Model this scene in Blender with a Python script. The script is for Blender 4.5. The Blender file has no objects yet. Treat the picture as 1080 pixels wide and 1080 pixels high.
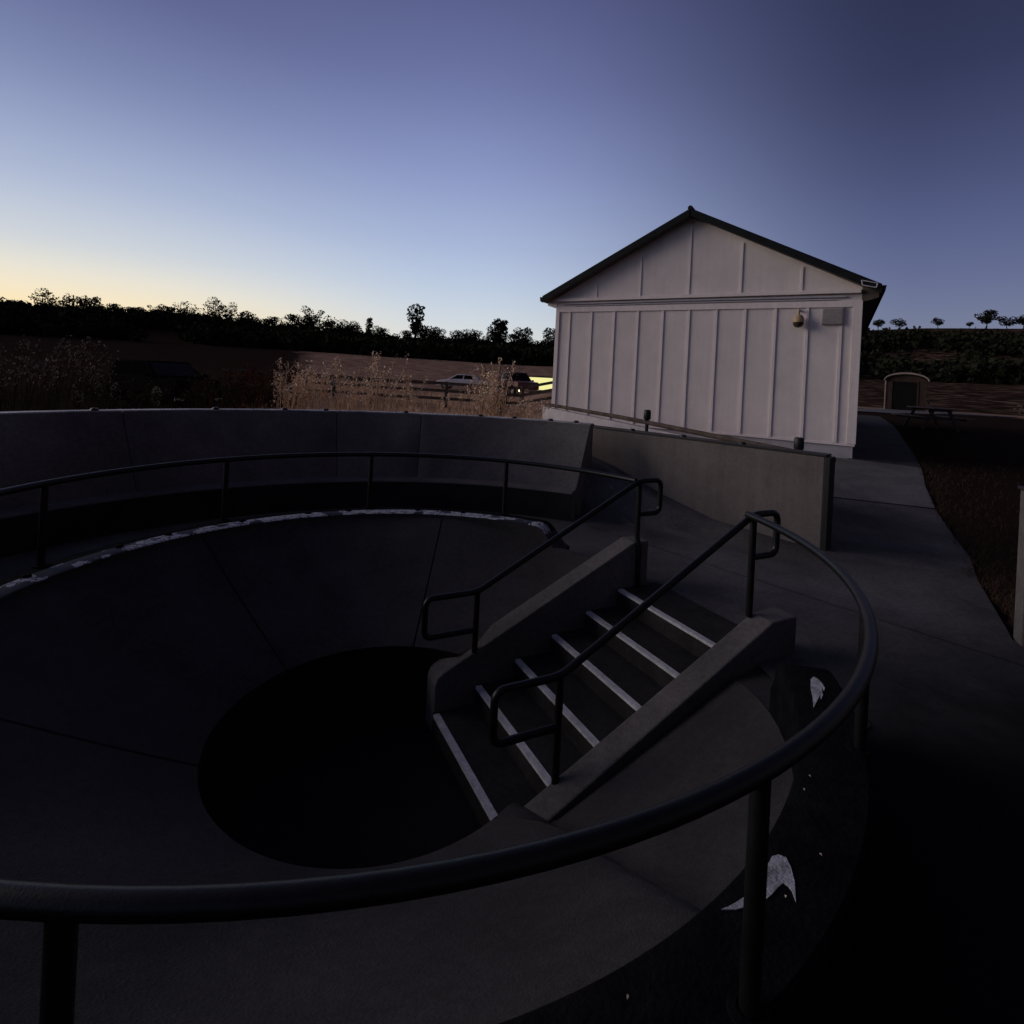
import bpy, bmesh, math, random
import numpy as np
from mathutils import Vector, Matrix
R = math.radians
sc = bpy.context.scene
COL = sc.collection

# ------------------------------------------------------------------ camera
H0 = 0.92                      # rail drop below the lens, the unit the plan is drawn in
CAMZ = 2.07 * H0
cd = bpy.data.cameras.new("camera"); cam = bpy.data.objects.new("camera", cd); COL.objects.link(cam)
cd.sensor_width = 36; cd.lens = 36 * 574.36 / 1080; cd.shift_y = -143.1 / 1080
cd.clip_start = .05; cd.clip_end = 5000
a = .051
cam.matrix_world = Matrix(((math.cos(a), -math.sin(a), 0, 0), (0, 0, -1, 0), (math.sin(a), math.cos(a), 0, CAMZ), (0, 0, 0, 1)))
sc.camera = cam

# ------------------------------------------------------------------ sky, after sunset
SUN_AZ = -61          # degrees left of straight ahead
w = bpy.data.worlds.new("World"); sc.world = w; w.use_nodes = True
nt = w.node_tree; N = nt.nodes; L = nt.links
for n in list(N): N.remove(n)
def nd(t, **k):
    n = N.new(t)
    for kk, v in k.items(): setattr(n, kk, v)
    return n
def mth(op, x, y=None, z=None):
    n = nd('ShaderNodeMath', operation=op)
    for i, v in enumerate((x, y, z)):
        if v is None: continue
        if isinstance(v, (int, float)): n.inputs[i].default_value = v
        else: L.new(v, n.inputs[i])
    return n.outputs[0]
sky = nd('ShaderNodeTexSky', sky_type='NISHITA'); sky.sun_disc = False
sky.sun_elevation = R(-1.5); sky.sun_rotation = R(SUN_AZ); sky.air_density = 1.0; sky.dust_density = .6; sky.ozone_density = 4.0
tc = nd('ShaderNodeTexCoord'); sp = nd('ShaderNodeSeparateXYZ'); L.new(tc.outputs['Generated'], sp.inputs[0])
X_, Y_, Z_ = sp.outputs
hor = mth('SQRT', mth('ADD', mth('ADD', mth('MULTIPLY', X_, X_), mth('MULTIPLY', Y_, Y_)), 1e-5))
cosaz = mth('DIVIDE', mth('ADD', mth('MULTIPLY', X_, math.sin(R(SUN_AZ))), mth('MULTIPLY', Y_, math.cos(R(SUN_AZ)))), hor)
elev = mth('MULTIPLY', mth('ARCSINE', Z_), 2 / math.pi)       # 0 horizon .. 1 zenith
def lin(c): return tuple((x / 255 / 12.92 if x / 255 < .04045 else ((x / 255 + .055) / 1.055) ** 2.4) for x in c)
def ramp(stops):
    r = nd('ShaderNodeValToRGB'); e = r.color_ramp.elements; r.color_ramp.interpolation = 'B_SPLINE' if False else 'EASE'
    r.color_ramp.interpolation = 'B_SPLINE'
    while len(e) < len(stops): e.new(.5)
    for q, (d, c) in zip(e, stops): q.position = max(0, d / 90); q.color = (*lin(c), 1)
    L.new(elev, r.inputs[0]); return r.outputs[0]
ZEN = (52, 51, 66)
RA_ = ramp([(0, (255, 206, 120)), (3, (255, 228, 172)), (6, (240, 230, 206)), (9, (206, 211, 213)), (14, (172, 184, 208)), (21, (126, 136, 174)), (29, (90, 96, 134)), (45, (58, 60, 96)), (90, ZEN)])
RB_ = ramp([(0, (230, 223, 202)), (3.5, (219, 222, 219)), (8, (192, 206, 223)), (13, (168, 182, 212)), (20, (138, 150, 194)), (28, (106, 114, 158)), (38, (76, 80, 122)), (90, ZEN)])
RC_ = ramp([(0, (144, 146, 156)), (5, (118, 127, 151)), (11, (95, 104, 142)), (18, (70, 77, 112)), (26, (48, 52, 78)), (40, (32, 34, 58)), (90, ZEN)])
RD_ = ramp([(0, (60, 55, 58)), (6, (88, 77, 80)), (13, (96, 86, 90)), (24, (74, 70, 80)), (45, (52, 50, 64)), (90, ZEN)])
def mapr(x, a0, a1):
    n = nd('ShaderNodeMapRange'); n.interpolation_type = 'SMOOTHSTEP'; L.new(x, n.inputs[0]); n.inputs[1].default_value = a0; n.inputs[2].default_value = a1; n.clamp = True; return n.outputs[0]
def mixc(f, a_, b_):
    n = nd('ShaderNodeMixRGB'); L.new(f, n.inputs[0]); L.new(a_, n.inputs[1]); L.new(b_, n.inputs[2]); return n.outputs[0]
c_ = mixc(mapr(cosaz, -1, -.25), RD_, RC_)
c_ = mixc(mapr(cosaz, -.14, .57), c_, RB_)
c_ = mixc(mapr(cosaz, .57, .98), c_, RA_)
nsc = nd('ShaderNodeVectorMath', operation='SCALE'); L.new(sky.outputs[0], nsc.inputs[0]); nsc.inputs['Scale'].default_value = .1
add = nd('ShaderNodeVectorMath', operation='ADD'); L.new(c_, add.inputs[0]); L.new(nsc.outputs[0], add.inputs[1])
bg = nd('ShaderNodeBackground'); bg.inputs['Strength'].default_value = 1.0
L.new(add.outputs[0], bg.inputs['Color'])
out = nd('ShaderNodeOutputWorld'); L.new(bg.outputs[0], out.inputs['Surface'])
sl = bpy.data.lights.new("sun", 'SUN'); sun = bpy.data.objects.new("sun", sl); COL.objects.link(sun)
sl.energy = 1.85; sl.angle = R(42); sl.color = (1, .88, .80)
v = Vector((math.sin(R(-80)), math.cos(R(-80)), math.tan(R(12))))
sun.rotation_euler = v.to_track_quat('Z', 'Y').to_euler()
sc.view_settings.view_transform = 'Standard'; sc.view_settings.look = 'None'
sc.view_settings.exposure = 0; sc.view_settings.gamma = 1
sc.render.engine = 'CYCLES'

# ------------------------------------------------------------------ helpers
def mat(name, col, rough=.8, var=.25, scale=3., bump=.0, bscale=60., metal=0., spec=.35, col2=None, detail=6, emit=None, es=1., grunge=0., streak=0.):
    m = bpy.data.materials.new(name); m.use_nodes = True
    t = m.node_tree; b = t.nodes['Principled BSDF']
    b.inputs['Roughness'].default_value = rough; b.inputs['Metallic'].default_value = metal
    b.inputs['Specular IOR Level'].default_value = spec
    co = t.nodes.new('ShaderNodeTexCoord')
    n1 = t.nodes.new('ShaderNodeTexNoise'); n1.inputs['Scale'].default_value = scale; n1.inputs['Detail'].default_value = detail
    n1.inputs['Roughness'].default_value = .62
    t.links.new(co.outputs['Object'], n1.inputs['Vector'])
    r = t.nodes.new('ShaderNodeValToRGB')
    c2 = col2 or tuple(min(1, c * (1 + var)) for c in col); c1 = tuple(c * (1 - var) for c in col) if not col2 else col
    r.color_ramp.elements[0].position = .33; r.color_ramp.elements[1].position = .67
    r.color_ramp.elements[0].color = (*c1, 1); r.color_ramp.elements[1].color = (*c2, 1)
    t.links.new(n1.outputs['Fac'], r.inputs[0]); t.links.new(r.outputs[0], b.inputs['Base Color'])
    if bump:
        n2 = t.nodes.new('ShaderNodeTexNoise'); n2.inputs['Scale'].default_value = bscale; n2.inputs['Detail'].default_value = 4
        t.links.new(co.outputs['Object'], n2.inputs['Vector'])
        bp = t.nodes.new('ShaderNodeBump'); bp.inputs['Strength'].default_value = bump; bp.inputs['Distance'].default_value = .02
        t.links.new(n2.outputs['Fac'], bp.inputs['Height']); t.links.new(bp.outputs[0], b.inputs['Normal'])
    def mulby(fac_socket, lo, hi):      # multiply the base colour by a range driven by a texture
        mr = t.nodes.new('ShaderNodeMapRange'); mr.inputs[1].default_value = .35; mr.inputs[2].default_value = .65; mr.inputs[3].default_value = lo; mr.inputs[4].default_value = hi
        t.links.new(fac_socket, mr.inputs[0]); vm = t.nodes.new('ShaderNodeVectorMath'); vm.operation = 'SCALE'
        src = b.inputs['Base Color'].links[0].from_socket; t.links.new(src, vm.inputs[0]); t.links.new(mr.outputs[0], vm.inputs['Scale']); t.links.new(vm.outputs[0], b.inputs['Base Color'])
    if grunge:
        for sc_, am in ((230, .55), (26, .3), (.55, .45)):
            q = t.nodes.new('ShaderNodeTexNoise'); q.inputs['Scale'].default_value = sc_; q.inputs['Detail'].default_value = 8; q.inputs['Roughness'].default_value = .7; q.inputs['Distortion'].default_value = .6 if sc_ < 10 else 0
            t.links.new(co.outputs['Object'], q.inputs['Vector']); mulby(q.outputs['Fac'], 1 - am * grunge, 1 + am * grunge)
    if streak:
        mp = t.nodes.new('ShaderNodeMapping'); mp.inputs['Scale'].default_value = (7, 7, .35); t.links.new(co.outputs['Object'], mp.inputs['Vector'])
        q = t.nodes.new('ShaderNodeTexNoise'); q.inputs['Scale'].default_value = 1.6; q.inputs['Detail'].default_value = 9; q.inputs['Roughness'].default_value = .7
        t.links.new(mp.outputs[0], q.inputs['Vector']); mulby(q.outputs['Fac'], 1 - streak, 1 + streak * .4)
    if emit:
        b.inputs['Emission Color'].default_value = (*emit, 1); b.inputs['Emission Strength'].default_value = es
    return m
M = {}
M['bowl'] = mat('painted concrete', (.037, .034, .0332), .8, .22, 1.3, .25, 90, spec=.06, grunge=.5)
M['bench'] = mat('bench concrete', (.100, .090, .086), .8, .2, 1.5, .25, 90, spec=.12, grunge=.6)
M['flat'] = mat('wall concrete', (.122, .104, .096), .85, .16, 1.1, .2, 80, spec=.12, grunge=.28, streak=.12)
M['walk'] = mat('walkway concrete', (.080, .075, .073), .85, .25, .9, .3, 120, spec=.06, grunge=.7)

M['riserdark'] = mat('dark bench riser', (.020, .019, .020), .85, .3, 2, .2, 90, spec=.05)
M['slab'] = mat('path concrete', (.125, .12, .116), .85, .2, .8, .3, 120, spec=.1, grunge=.6)
M['slabdark'] = mat('dark path concrete', (.046, .042, .039), .85, .25, .8, .3, 120, spec=.08, grunge=.7)
M['curb'] = mat('black curb paint', (.005, .005, .006), .8, .5, 9, .4, 60, spec=.03)
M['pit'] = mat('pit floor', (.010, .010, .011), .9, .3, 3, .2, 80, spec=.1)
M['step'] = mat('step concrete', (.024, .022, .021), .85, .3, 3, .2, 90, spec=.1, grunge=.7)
M['nosing'] = mat('pale nosing paint', (.48, .47, .46), .75, .2, 14, .2, 90, spec=.12, grunge=.5)
M['rail'] = mat('dark rail paint', (.005, .005, .0055), .40, .35, 12, .06, 160, spec=.24)
M['paint'] = mat('white paint', (.34, .34, .345), .8, .35, 14, .3, 90, spec=.1, grunge=.7)
M['coping'] = mat('pale wall edge', (.30, .27, .26), .5, .6, 3.5, .2, 80, spec=.4)
M['knob'] = mat('black iron knob', (.012, .011, .011), .5, .2, 9, spec=.3)
M['siding'] = mat('white painted siding', (.64, .565, .54), .85, .05, 2.2, .3, 140, spec=.1, streak=.05, grunge=.10)
M['trim'] = mat('white trim', (.69, .605, .58), .8, .05, 4, .15, 80, spec=.1, streak=.08)
M['roof'] = mat('dark roof metal', (.011, .013, .014), .7, .3, 5, .2, 40, spec=.1)
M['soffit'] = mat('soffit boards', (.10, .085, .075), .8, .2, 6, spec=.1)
M['plinth'] = mat('plinth concrete', (.38, .35, .36), .85, .15, 3, .3, 80, spec=.1)
M['conduit'] = mat('grey conduit', (.42, .40, .43), .5, .1, 9, spec=.3)
M['dome'] = mat('tan dome', (.36, .26, .14), .5, .15, 14, spec=.3)
M['domedark'] = mat('brown dome glass', (.045, .028, .018), .25, .15, 14, spec=.5)
M['plate'] = mat('grey plate', (.30, .265, .26), .8, .12, 20, .3, 90, spec=.1)
M['ground'] = mat('dry grass soil', (.15, .088, .062), .95, .3, .35, .5, 9, spec=0, col2=(.34, .22, .155), detail=9)
def land_cover(m):
    t = m.node_tree; b = t.nodes['Principled BSDF']; src = b.inputs['Base Color'].links[0].from_socket
    at = t.nodes.new('ShaderNodeAttribute'); at.attribute_name = 'turf'
    no = t.nodes.new('ShaderNodeTexNoise'); no.inputs['Scale'].default_value = .5; no.inputs['Detail'].default_value = 8
    co = t.nodes.new('ShaderNodeTexCoord'); t.links.new(co.outputs['Object'], no.inputs['Vector'])
    ma = t.nodes.new('ShaderNodeMath'); ma.operation = 'MULTIPLY_ADD'; t.links.new(no.outputs['Fac'], ma.inputs[0]); ma.inputs[1].default_value = .9; ma.inputs[2].default_value = -.45
    ad = t.nodes.new('ShaderNodeMath'); ad.operation = 'ADD'; ad.use_clamp = True; t.links.new(at.outputs['Fac'], ad.inputs[0]); t.links.new(ma.outputs[0], ad.inputs[1])
    rr = t.nodes.new('ShaderNodeMapRange'); rr.inputs[1].default_value = .3; rr.inputs[2].default_value = .7; t.links.new(ad.outputs[0], rr.inputs[0])
    mx = t.nodes.new('ShaderNodeMixRGB'); t.links.new(rr.outputs[0], mx.inputs[0]); t.links.new(src, mx.inputs[1]); mx.inputs[2].default_value = (.024, .0155, .0125, 1)
    t.links.new(mx.outputs[0], b.inputs['Base Color'])
land_cover(M['ground'])
M['straw'] = mat('straw stalk', (.62, .41, .25), .9, .3, 2.5, spec=.03)
M['straw2'] = mat('pale seed heads', (.72, .55, .40), .9, .3, 4, spec=.03)
M['weed'] = mat('brown weed', (.05, .032, .023), .9, .4, 3, spec=0)
M['weedhead'] = mat('dull weed heads', (.20, .155, .12), .9, .4, 4, spec=.03)
M['leaf'] = mat('oak leaves', (.011, .012, .008), .9, .5, .8, spec=0, col2=(.024, .025, .016))
M['leafpale'] = mat('dry oak leaves', (.05, .045, .03), .9, .4, .8, spec=.05)
M['bark'] = mat('bark', (.028, .022, .018), .95, .3, 6, .4, 20, spec=.05)
M['wood'] = mat('weathered rail wood', (.085, .066, .055), .9, .3, 5, .3, 30, spec=.05, streak=.3)
M['table'] = mat('table boards', (.15, .105, .085), .85, .3, 5, .3, 30, spec=.1)
M['hut'] = mat('brown hut boards', (.055, .036, .028), .9, .25, 4, .3, 30, spec=.05, streak=.3)
M['hutroof'] = mat('pale hut roof', (.27, .21, .18), .6, .15, 4, spec=.25)
M['black'] = mat('black opening', (.006, .006, .006), .8, .2, 4, spec=.1)
M['carwhite'] = mat('white car paint', (.62, .56, .56), .3, .03, 2, spec=.5)
M['carred'] = mat('dark red car paint', (.13, .042, .034), .35, .06, 2, spec=.5)
M['carblack'] = mat('black car paint', (.007, .0065, .0065), .6, .1, 2, spec=0)
M['glass'] = mat('tinted glass', (.008, .008, .009), .35, .1, 2, spec=.03)
M['glassdark'] = mat('dark unlit glass', (.004, .004, .004), .8, .1, 2, spec=0)
M['chrome'] = mat('chrome', (.5, .5, .5), .2, .05, 5, metal=.9)
M['tyre'] = mat('tyre rubber', (.008, .008, .008), .8, .2, 20, spec=.1)
M['lamp'] = mat('lit headlamp', (.9, .85, .6), .3, .02, 5, emit=(1, .87, .5), es=5)
M['lens'] = mat('lamp lens', (.45, .43, .42), .2, .05, 5, spec=.5)
M['tail'] = mat('tail lamp lens', (.16, .01, .01), .25, .05, 5, spec=.5)

class MB:
    def __init__(s): s.v = []; s.f = []; s.mi = []
    def add(s, vs, fs, mi=0):
        o = len(s.v); s.v += [tuple(x) for x in vs]
        for f in fs: s.f.append(tuple(i + o for i in f)); s.mi.append(mi)
    def box(s, c, d, rz=0, mi=0):
        x, y, z = d[0] / 2, d[1] / 2, d[2] / 2; ca, sa = math.cos(rz), math.sin(rz)
        vs = []
        for i in (-1, 1):
            for j in (-1, 1):
                for k in (-1, 1):
                    vs.append((c[0] + i * x * ca - j * y * sa, c[1] + i * x * sa + j * y * ca, c[2] + k * z))
        s.add(vs, [(0, 1, 3, 2), (4, 6, 7, 5), (0, 4, 5, 1), (2, 3, 7, 6), (0, 2, 6, 4), (1, 5, 7, 3)], mi)
    def bar(s, p, q, wd, th, mi=0):
        p, q = Vector(p), Vector(q); d = (q - p).normalized()
        u = d.cross(Vector((0, 0, 1)));
        if u.length < 1e-3: u = Vector((1, 0, 0))
        u.normalize(); v = u.cross(d)
        vs = []
        for b in (p, q):
            for i, j in ((-1, -1), (1, -1), (1, 1), (-1, 1)): vs.append(b + u * i * wd / 2 + v * j * th / 2)
        s.add(vs, [(0, 1, 2, 3), (7, 6, 5, 4), (0, 4, 5, 1), (1, 5, 6, 2), (2, 6, 7, 3), (3, 7, 4, 0)], mi)
    def tube(s, pts, r, n=10, closed=False, cap=True, mi=0):
        pts = [Vector(p) for p in pts]; rs = r if isinstance(r, (list, tuple)) else [r] * len(pts)
        vs = []; K = len(pts); prev = None
        for i, p in enumerate(pts):
            if closed: d = pts[(i + 1) % K] - pts[i - 1]
            else: d = pts[min(i + 1, K - 1)] - pts[max(i - 1, 0)]
            d.normalize()
            if prev is None:
                u = d.cross(Vector((0, 0, 1)))
                if u.length < 1e-3: u = d.cross(Vector((0, 1, 0)))
            else: u = prev - d * prev.dot(d)
            u.normalize(); prev = u; vv = d.cross(u)
            for k in range(n):
                t = 2 * math.pi * k / n; vs.append(p + (u * math.cos(t) + vv * math.sin(t)) * rs[i])
        fs = []
        for i in range(K if closed else K - 1):
            j = (i + 1) % K
            for k in range(n): fs.append((i * n + k, i * n + (k + 1) % n, j * n + (k + 1) % n, j * n + k))
        if cap and not closed: fs += [tuple(range(n))[::-1], tuple((K - 1) * n + k for k in range(n))]
        s.add(vs, fs, mi)
    def prism(s, poly, f, t0, t1, mi=0):      # poly of (a,b) ; f(a,b,t)->xyz
        n = len(poly)
        vs = [f(a_, b_, t0) for a_, b_ in poly] + [f(a_, b_, t1) for a_, b_ in poly]
        s.add(vs, [tuple(range(n)), tuple(range(2 * n - 1, n - 1, -1))] + [(i, i + n, (i + 1) % n + n, (i + 1) % n) for i in range(n)], mi)
    def lathe(s, prof, c, n=24, mi=0):
        vs = [];
        for r_, z_ in prof:
            for k in range(n):
                t = 2 * math.pi * k / n; vs.append((c[0] + r_ * math.cos(t), c[1] + r_ * math.sin(t), c[2] + z_))
        fs = [(i * n + k, i * n + (k + 1) % n, (i + 1) * n + (k + 1) % n, (i + 1) * n + k) for i in range(len(prof) - 1) for k in range(n)]
        s.add(vs, fs, mi)
    def quads(s, arr):
        o = len(s.v); s.v += [tuple(x) for x in arr.reshape(-1, 3)]
        for i in range(len(arr)): s.f.append((o + 4 * i, o + 4 * i + 1, o + 4 * i + 2, o + 4 * i + 3)); s.mi.append(0)
    def build(s, name, m, parent=None, smooth=False, bevel=0, recalc=True):
        me = bpy.data.meshes.new(name)
        off = Vector((0, 0, 0)); p = parent
        while p is not None: off = off + p.location; p = p.parent
        vs = np.array(s.v, dtype=np.float64).reshape(-1, 3) - np.array(off)
        me.from_pydata(vs.tolist(), [], s.f)
        for mm in (m if isinstance(m, (list, tuple)) else [m]): me.materials.append(mm)
        me.polygons.foreach_set('material_index', s.mi)
        if recalc:
            bm = bmesh.new(); bm.from_mesh(me); bmesh.ops.recalc_face_normals(bm, faces=bm.faces); bm.to_mesh(me); bm.free()
        if smooth:
            me.polygons.foreach_set('use_smooth', [True] * len(me.polygons))
            try: me.set_sharp_from_angle(angle=R(38))
            except Exception: pass
        me.update()
        o = bpy.data.objects.new(name, me); COL.objects.link(o)
        if parent is not None: o.parent = parent
        if bevel:
            b = o.modifiers.new('bevel', 'BEVEL'); b.width = bevel; b.segments = 2; b.limit_method = 'ANGLE'; b.angle_limit = R(35)
        return o
def thing(name, label, cat, loc=(0, 0, 0), group=None, rz=0):
    o = bpy.data.objects.new(name, None); COL.objects.link(o); o.location = loc; o.rotation_euler = (0, 0, rz)
    o.empty_display_size = .2
    return tag(o, label, cat, group)
def tag(o, label, cat, group=None):
    o['label'] = label; o['category'] = cat
    if group: o['group'] = group
    return o
def struct(o, kind='structure'): o['kind'] = kind; return o
def copy_tree(o, parent=None):
    c = o.copy(); COL.objects.link(c); c.parent = parent
    for ch in list(o.children): copy_tree(ch, c)
    return c
def ss(x, a_, b_): t = min(1, max(0, (x - a_) / (b_ - a_))); return t * t * (3 - 2 * t)

# plan of the bowl
CX, CY = -.783 * H0, 3.759 * H0
AX = Vector((.8926, .4508)); LX = Vector((AX.y, -AX.x)); THA = math.atan2(AX.y, AX.x)
def sl3(s, l, z): return (CX + (AX.x * s + LX.x * l) * H0, CY + (AX.y * s + LX.y * l) * H0, z * H0)   # stair frame, units of H0
def pol(th, r, z): return (CX + r * H0 * math.cos(th), CY + r * H0 * math.sin(th), z * H0)

# ------------------------------------------------------------------ ground
rnd = random.Random(5)
def nz(x, y, s=1.):
    return (math.sin(x * .37 * s + 1.3) * math.cos(y * .31 * s - .7) + .5 * math.sin(x * .83 * s + y * .61 * s) + .25 * math.sin(x * 1.7 * s - y * 1.3 * s + 2)) / 1.75
def hills(x, y):
    d = math.hypot(x, y); az = math.degrees(math.atan2(x, y))
    left = ss(-az, -12, 6); right = ss(az, 14, 30)
    z = 0
    if y > 0 or d > 60:
        hl = 5.0 * ss(d, 75, 150) + 7.0 * ss(d, 150, 235) + 1.8 * nz(x, y, .06) * ss(d, 90, 200)
        hr = 3.5 * ss(d, 60, 130) + 25 * ss(d, 120, 285) + 2.5 * nz(x, y, .045) * ss(d, 120, 230)
        z = hl * (1 - right) + hr * right
    return z
def ground_z(x, y):
    dx, dy = x - CX, y - CY; r = math.hypot(dx, dy)
    fr = np.interp(y, [4, 5.6, 7, 9, 11.5, 14, 20, 38, 60], [0, .03, .09, .26, .48, .56, .8, .88, .6])
    lf = np.interp(r, [4.9, 5.3, 6.5, 9, 13, 18, 26, 60], [.5, .78, .82, .62, .25, .12, .42, .55])
    t = ss(x, .8, 3.0) if y > 3 else (ss(x, 2.5, 4.5))
    z = lf * (1 - t) + fr * t
    if y < 4: z = lf * (1 - t) + t * .05
    if r < 4.75: z = -.05
    elif r < 5.0: z = -.05 + (z + .05) * (r - 4.75) / .25
    z += .05 * nz(x, y, 1.2) * ss(r, 6, 12) + .12 * nz(x, y, .2) * ss(r, 14, 30)
    return float(z + hills(x, y))
PAVE = [(.2, 6.9), (.75, 9.0), (2.6, 9.0), (3.5, 9.7), (4.2, 9.2), (4.9, 11.0), (6.7, 12.1), (7.3, 11.8), (9, 14.9), (11.6, 19), (17, 28), (18, 26.5), (12.7, 17.6), (10.3, 13.9), (8.35, 11), (6.55, 8.25), (5.45, 6.35), (5.0, 5.75), (4.1, 4.35), (3.1, 2.6)]
def in_poly(x, y, P=PAVE):
    c = False; j = len(P) - 1
    for i in range(len(P)):
        if (P[i][1] > y) != (P[j][1] > y) and x < (P[j][0] - P[i][0]) * (y - P[i][1]) / (P[j][1] - P[i][1]) + P[i][0]: c = not c
        j = i
    return c
g = MB(); rings = [2.9, 3.6, 4.3, 4.75, 5.0, 5.3]
while rings[-1] < 620: rings.append(rings[-1] * 1.045 + .1)
rings += [900, 1600]
NA = 288; vs = []
for r_ in rings:
    for k in range(NA):
        t = 2 * math.pi * k / NA; x, y = CX + r_ * math.cos(t), CY + r_ * math.sin(t); vs.append((x, y, ground_z(x, y) - (.1 if r_ < 35 and in_poly(x, y) else 0) if r_ < 700 else ground_z(x * 620 / r_, y * 620 / r_) - 10))
g.add(vs, [(i * NA + k, i * NA + (k + 1) % NA, (i + 1) * NA + (k + 1) % NA, (i + 1) * NA + k) for i in range(len(rings) - 1) for k in range(NA)])
def paint_near_shade(m):  # shade deepening towards the camera, painted into the walkway colour
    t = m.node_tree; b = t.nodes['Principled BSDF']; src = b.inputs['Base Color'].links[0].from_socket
    at = t.nodes.new('ShaderNodeAttribute'); at.attribute_name = 'near_shade'
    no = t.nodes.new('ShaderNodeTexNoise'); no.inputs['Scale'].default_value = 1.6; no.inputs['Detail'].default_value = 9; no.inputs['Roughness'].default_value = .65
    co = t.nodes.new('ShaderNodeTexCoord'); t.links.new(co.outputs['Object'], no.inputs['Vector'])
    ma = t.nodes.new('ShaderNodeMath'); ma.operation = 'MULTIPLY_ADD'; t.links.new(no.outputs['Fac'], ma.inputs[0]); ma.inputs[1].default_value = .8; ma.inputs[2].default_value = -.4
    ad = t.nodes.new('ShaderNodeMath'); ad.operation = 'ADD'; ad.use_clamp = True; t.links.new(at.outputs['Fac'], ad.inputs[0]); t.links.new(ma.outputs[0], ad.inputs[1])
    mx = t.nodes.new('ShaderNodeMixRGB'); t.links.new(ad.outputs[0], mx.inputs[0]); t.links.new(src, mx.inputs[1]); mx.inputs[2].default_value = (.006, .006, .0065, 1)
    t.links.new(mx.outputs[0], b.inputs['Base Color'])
paint_near_shade(M['walk'])
def near_shade_attr(o):
    at = o.data.attributes.new('near_shade', 'FLOAT', 'POINT')
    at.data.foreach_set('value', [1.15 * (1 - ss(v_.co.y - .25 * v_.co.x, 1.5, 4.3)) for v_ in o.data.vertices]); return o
o = struct(g.build('ground', M['ground'], smooth=True))
def turf(x, y):
    d = math.hypot(x, y); az = math.degrees(math.atan2(x, y))
    q = 0.
    q = max(q, 1.45 * ss(-az, 17, 27) * (1 - .25 * ss(d, 120, 160)))                 # dark weedy ground on the left
    q = max(q, ss(az, 24, 30) * ss(d, 4, 5) * (1 - ss(d, 46, 52)))      # lawn on the right
    q = max(q, .66 * ss(az, 24, 30) * ss(d, 58, 62))
    q = max(q, (1 - ss(abs(d - 64 - 6 * nz(x, y, .05)), 3, 9)) * .75 * (1 - ss(az, 6, 10)))
    return q
at = o.data.attributes.new('turf', 'FLOAT', 'POINT')
at.data.foreach_set('value', [turf(p[0], p[1]) for p in vs])

# concrete: ring walkway and the way up past the building
def loft(rows, nx=7, ny=8, dz=.035):
    mb = MB(); pts = []
    for i in range(len(rows) - 1):
        for j in range(ny + (i == len(rows) - 2)):
            t = j / ny
            l_ = [rows[i][0][k] * (1 - t) + rows[i + 1][0][k] * t for k in (0, 1)]; r_ = [rows[i][1][k] * (1 - t) + rows[i + 1][1][k] * t for k in (0, 1)]
            pts.append((l_, r_))
    vs = []
    for l_, r_ in pts:
        for k in range(nx + 1):
            u = k / nx; x = l_[0] * (1 - u) + r_[0] * u; y = l_[1] * (1 - u) + r_[1] * u
            vs.append((x, y, max(ground_z(x, y), 0) + dz))
        vs.append((vs[-1][0], vs[-1][1], vs[-1][2] - .25))
    n = nx + 2
    mb.add(vs, [(i * n + k, i * n + k + 1, (i + 1) * n + k + 1, (i + 1) * n + k) for i in range(len(pts) - 1) for k in range(n - 1)])
    return mb
mb = MB(); vs = []
RW = [2.76, 3.0, 3.3, 3.6, 3.9, 4.25, 4.62, 5.2]
for k in range(181):
    t = 2 * math.pi * k / 180
    for r_ in RW: vs.append(pol(t, r_, 0))
n = len(RW)
mb.add(vs, [(i * n + k, i * n + k + 1, (i + 1) * n + k + 1, (i + 1) * n + k) for i in range(180) for k in range(n - 1)])
struct(near_shade_attr(mb.build('ring_walkway', M['walk'], smooth=True)))
struct(near_shade_attr(loft([((.9, 7.35), (4.0, 3.7)), ((.75, 9.0), (4.1, 4.35)), ((2.6, 9.0), (5.0, 5.75)), ((3.6, 9.6), (5.45, 6.35)), ((4.3, 8.93), (6.53, 8.28))], dz=.006).build('entrance_pavement', M['walk'], smooth=True)))
struct(loft([((4.3, 8.932), (6.532, 8.285)), ((5.0, 10.9), (7.3, 9.5)), ((6.6, 11.9), (8.35, 11.0))], dz=.018).build('pale_pavement', M['slab'], smooth=True))
struct(loft([((7.2, 11.555), (8.352, 11.005)), ((9.0, 14.9), (10.3, 14.0)), ((11.6, 19.0), (12.7, 17.8)), ((17, 28), (18, 26.5))], dz=.02).build('path', M['slabdark'], smooth=True))
struct(loft([((19, 32), (21, 30.0)), ((21.5, 36.2), (26, 33.2)), ((29, 37.5), (31, 35.2)), ((34, 38.6), (35, 37.6))], dz=.05).build('hut_pavement', M['slab'], smooth=True))

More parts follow.
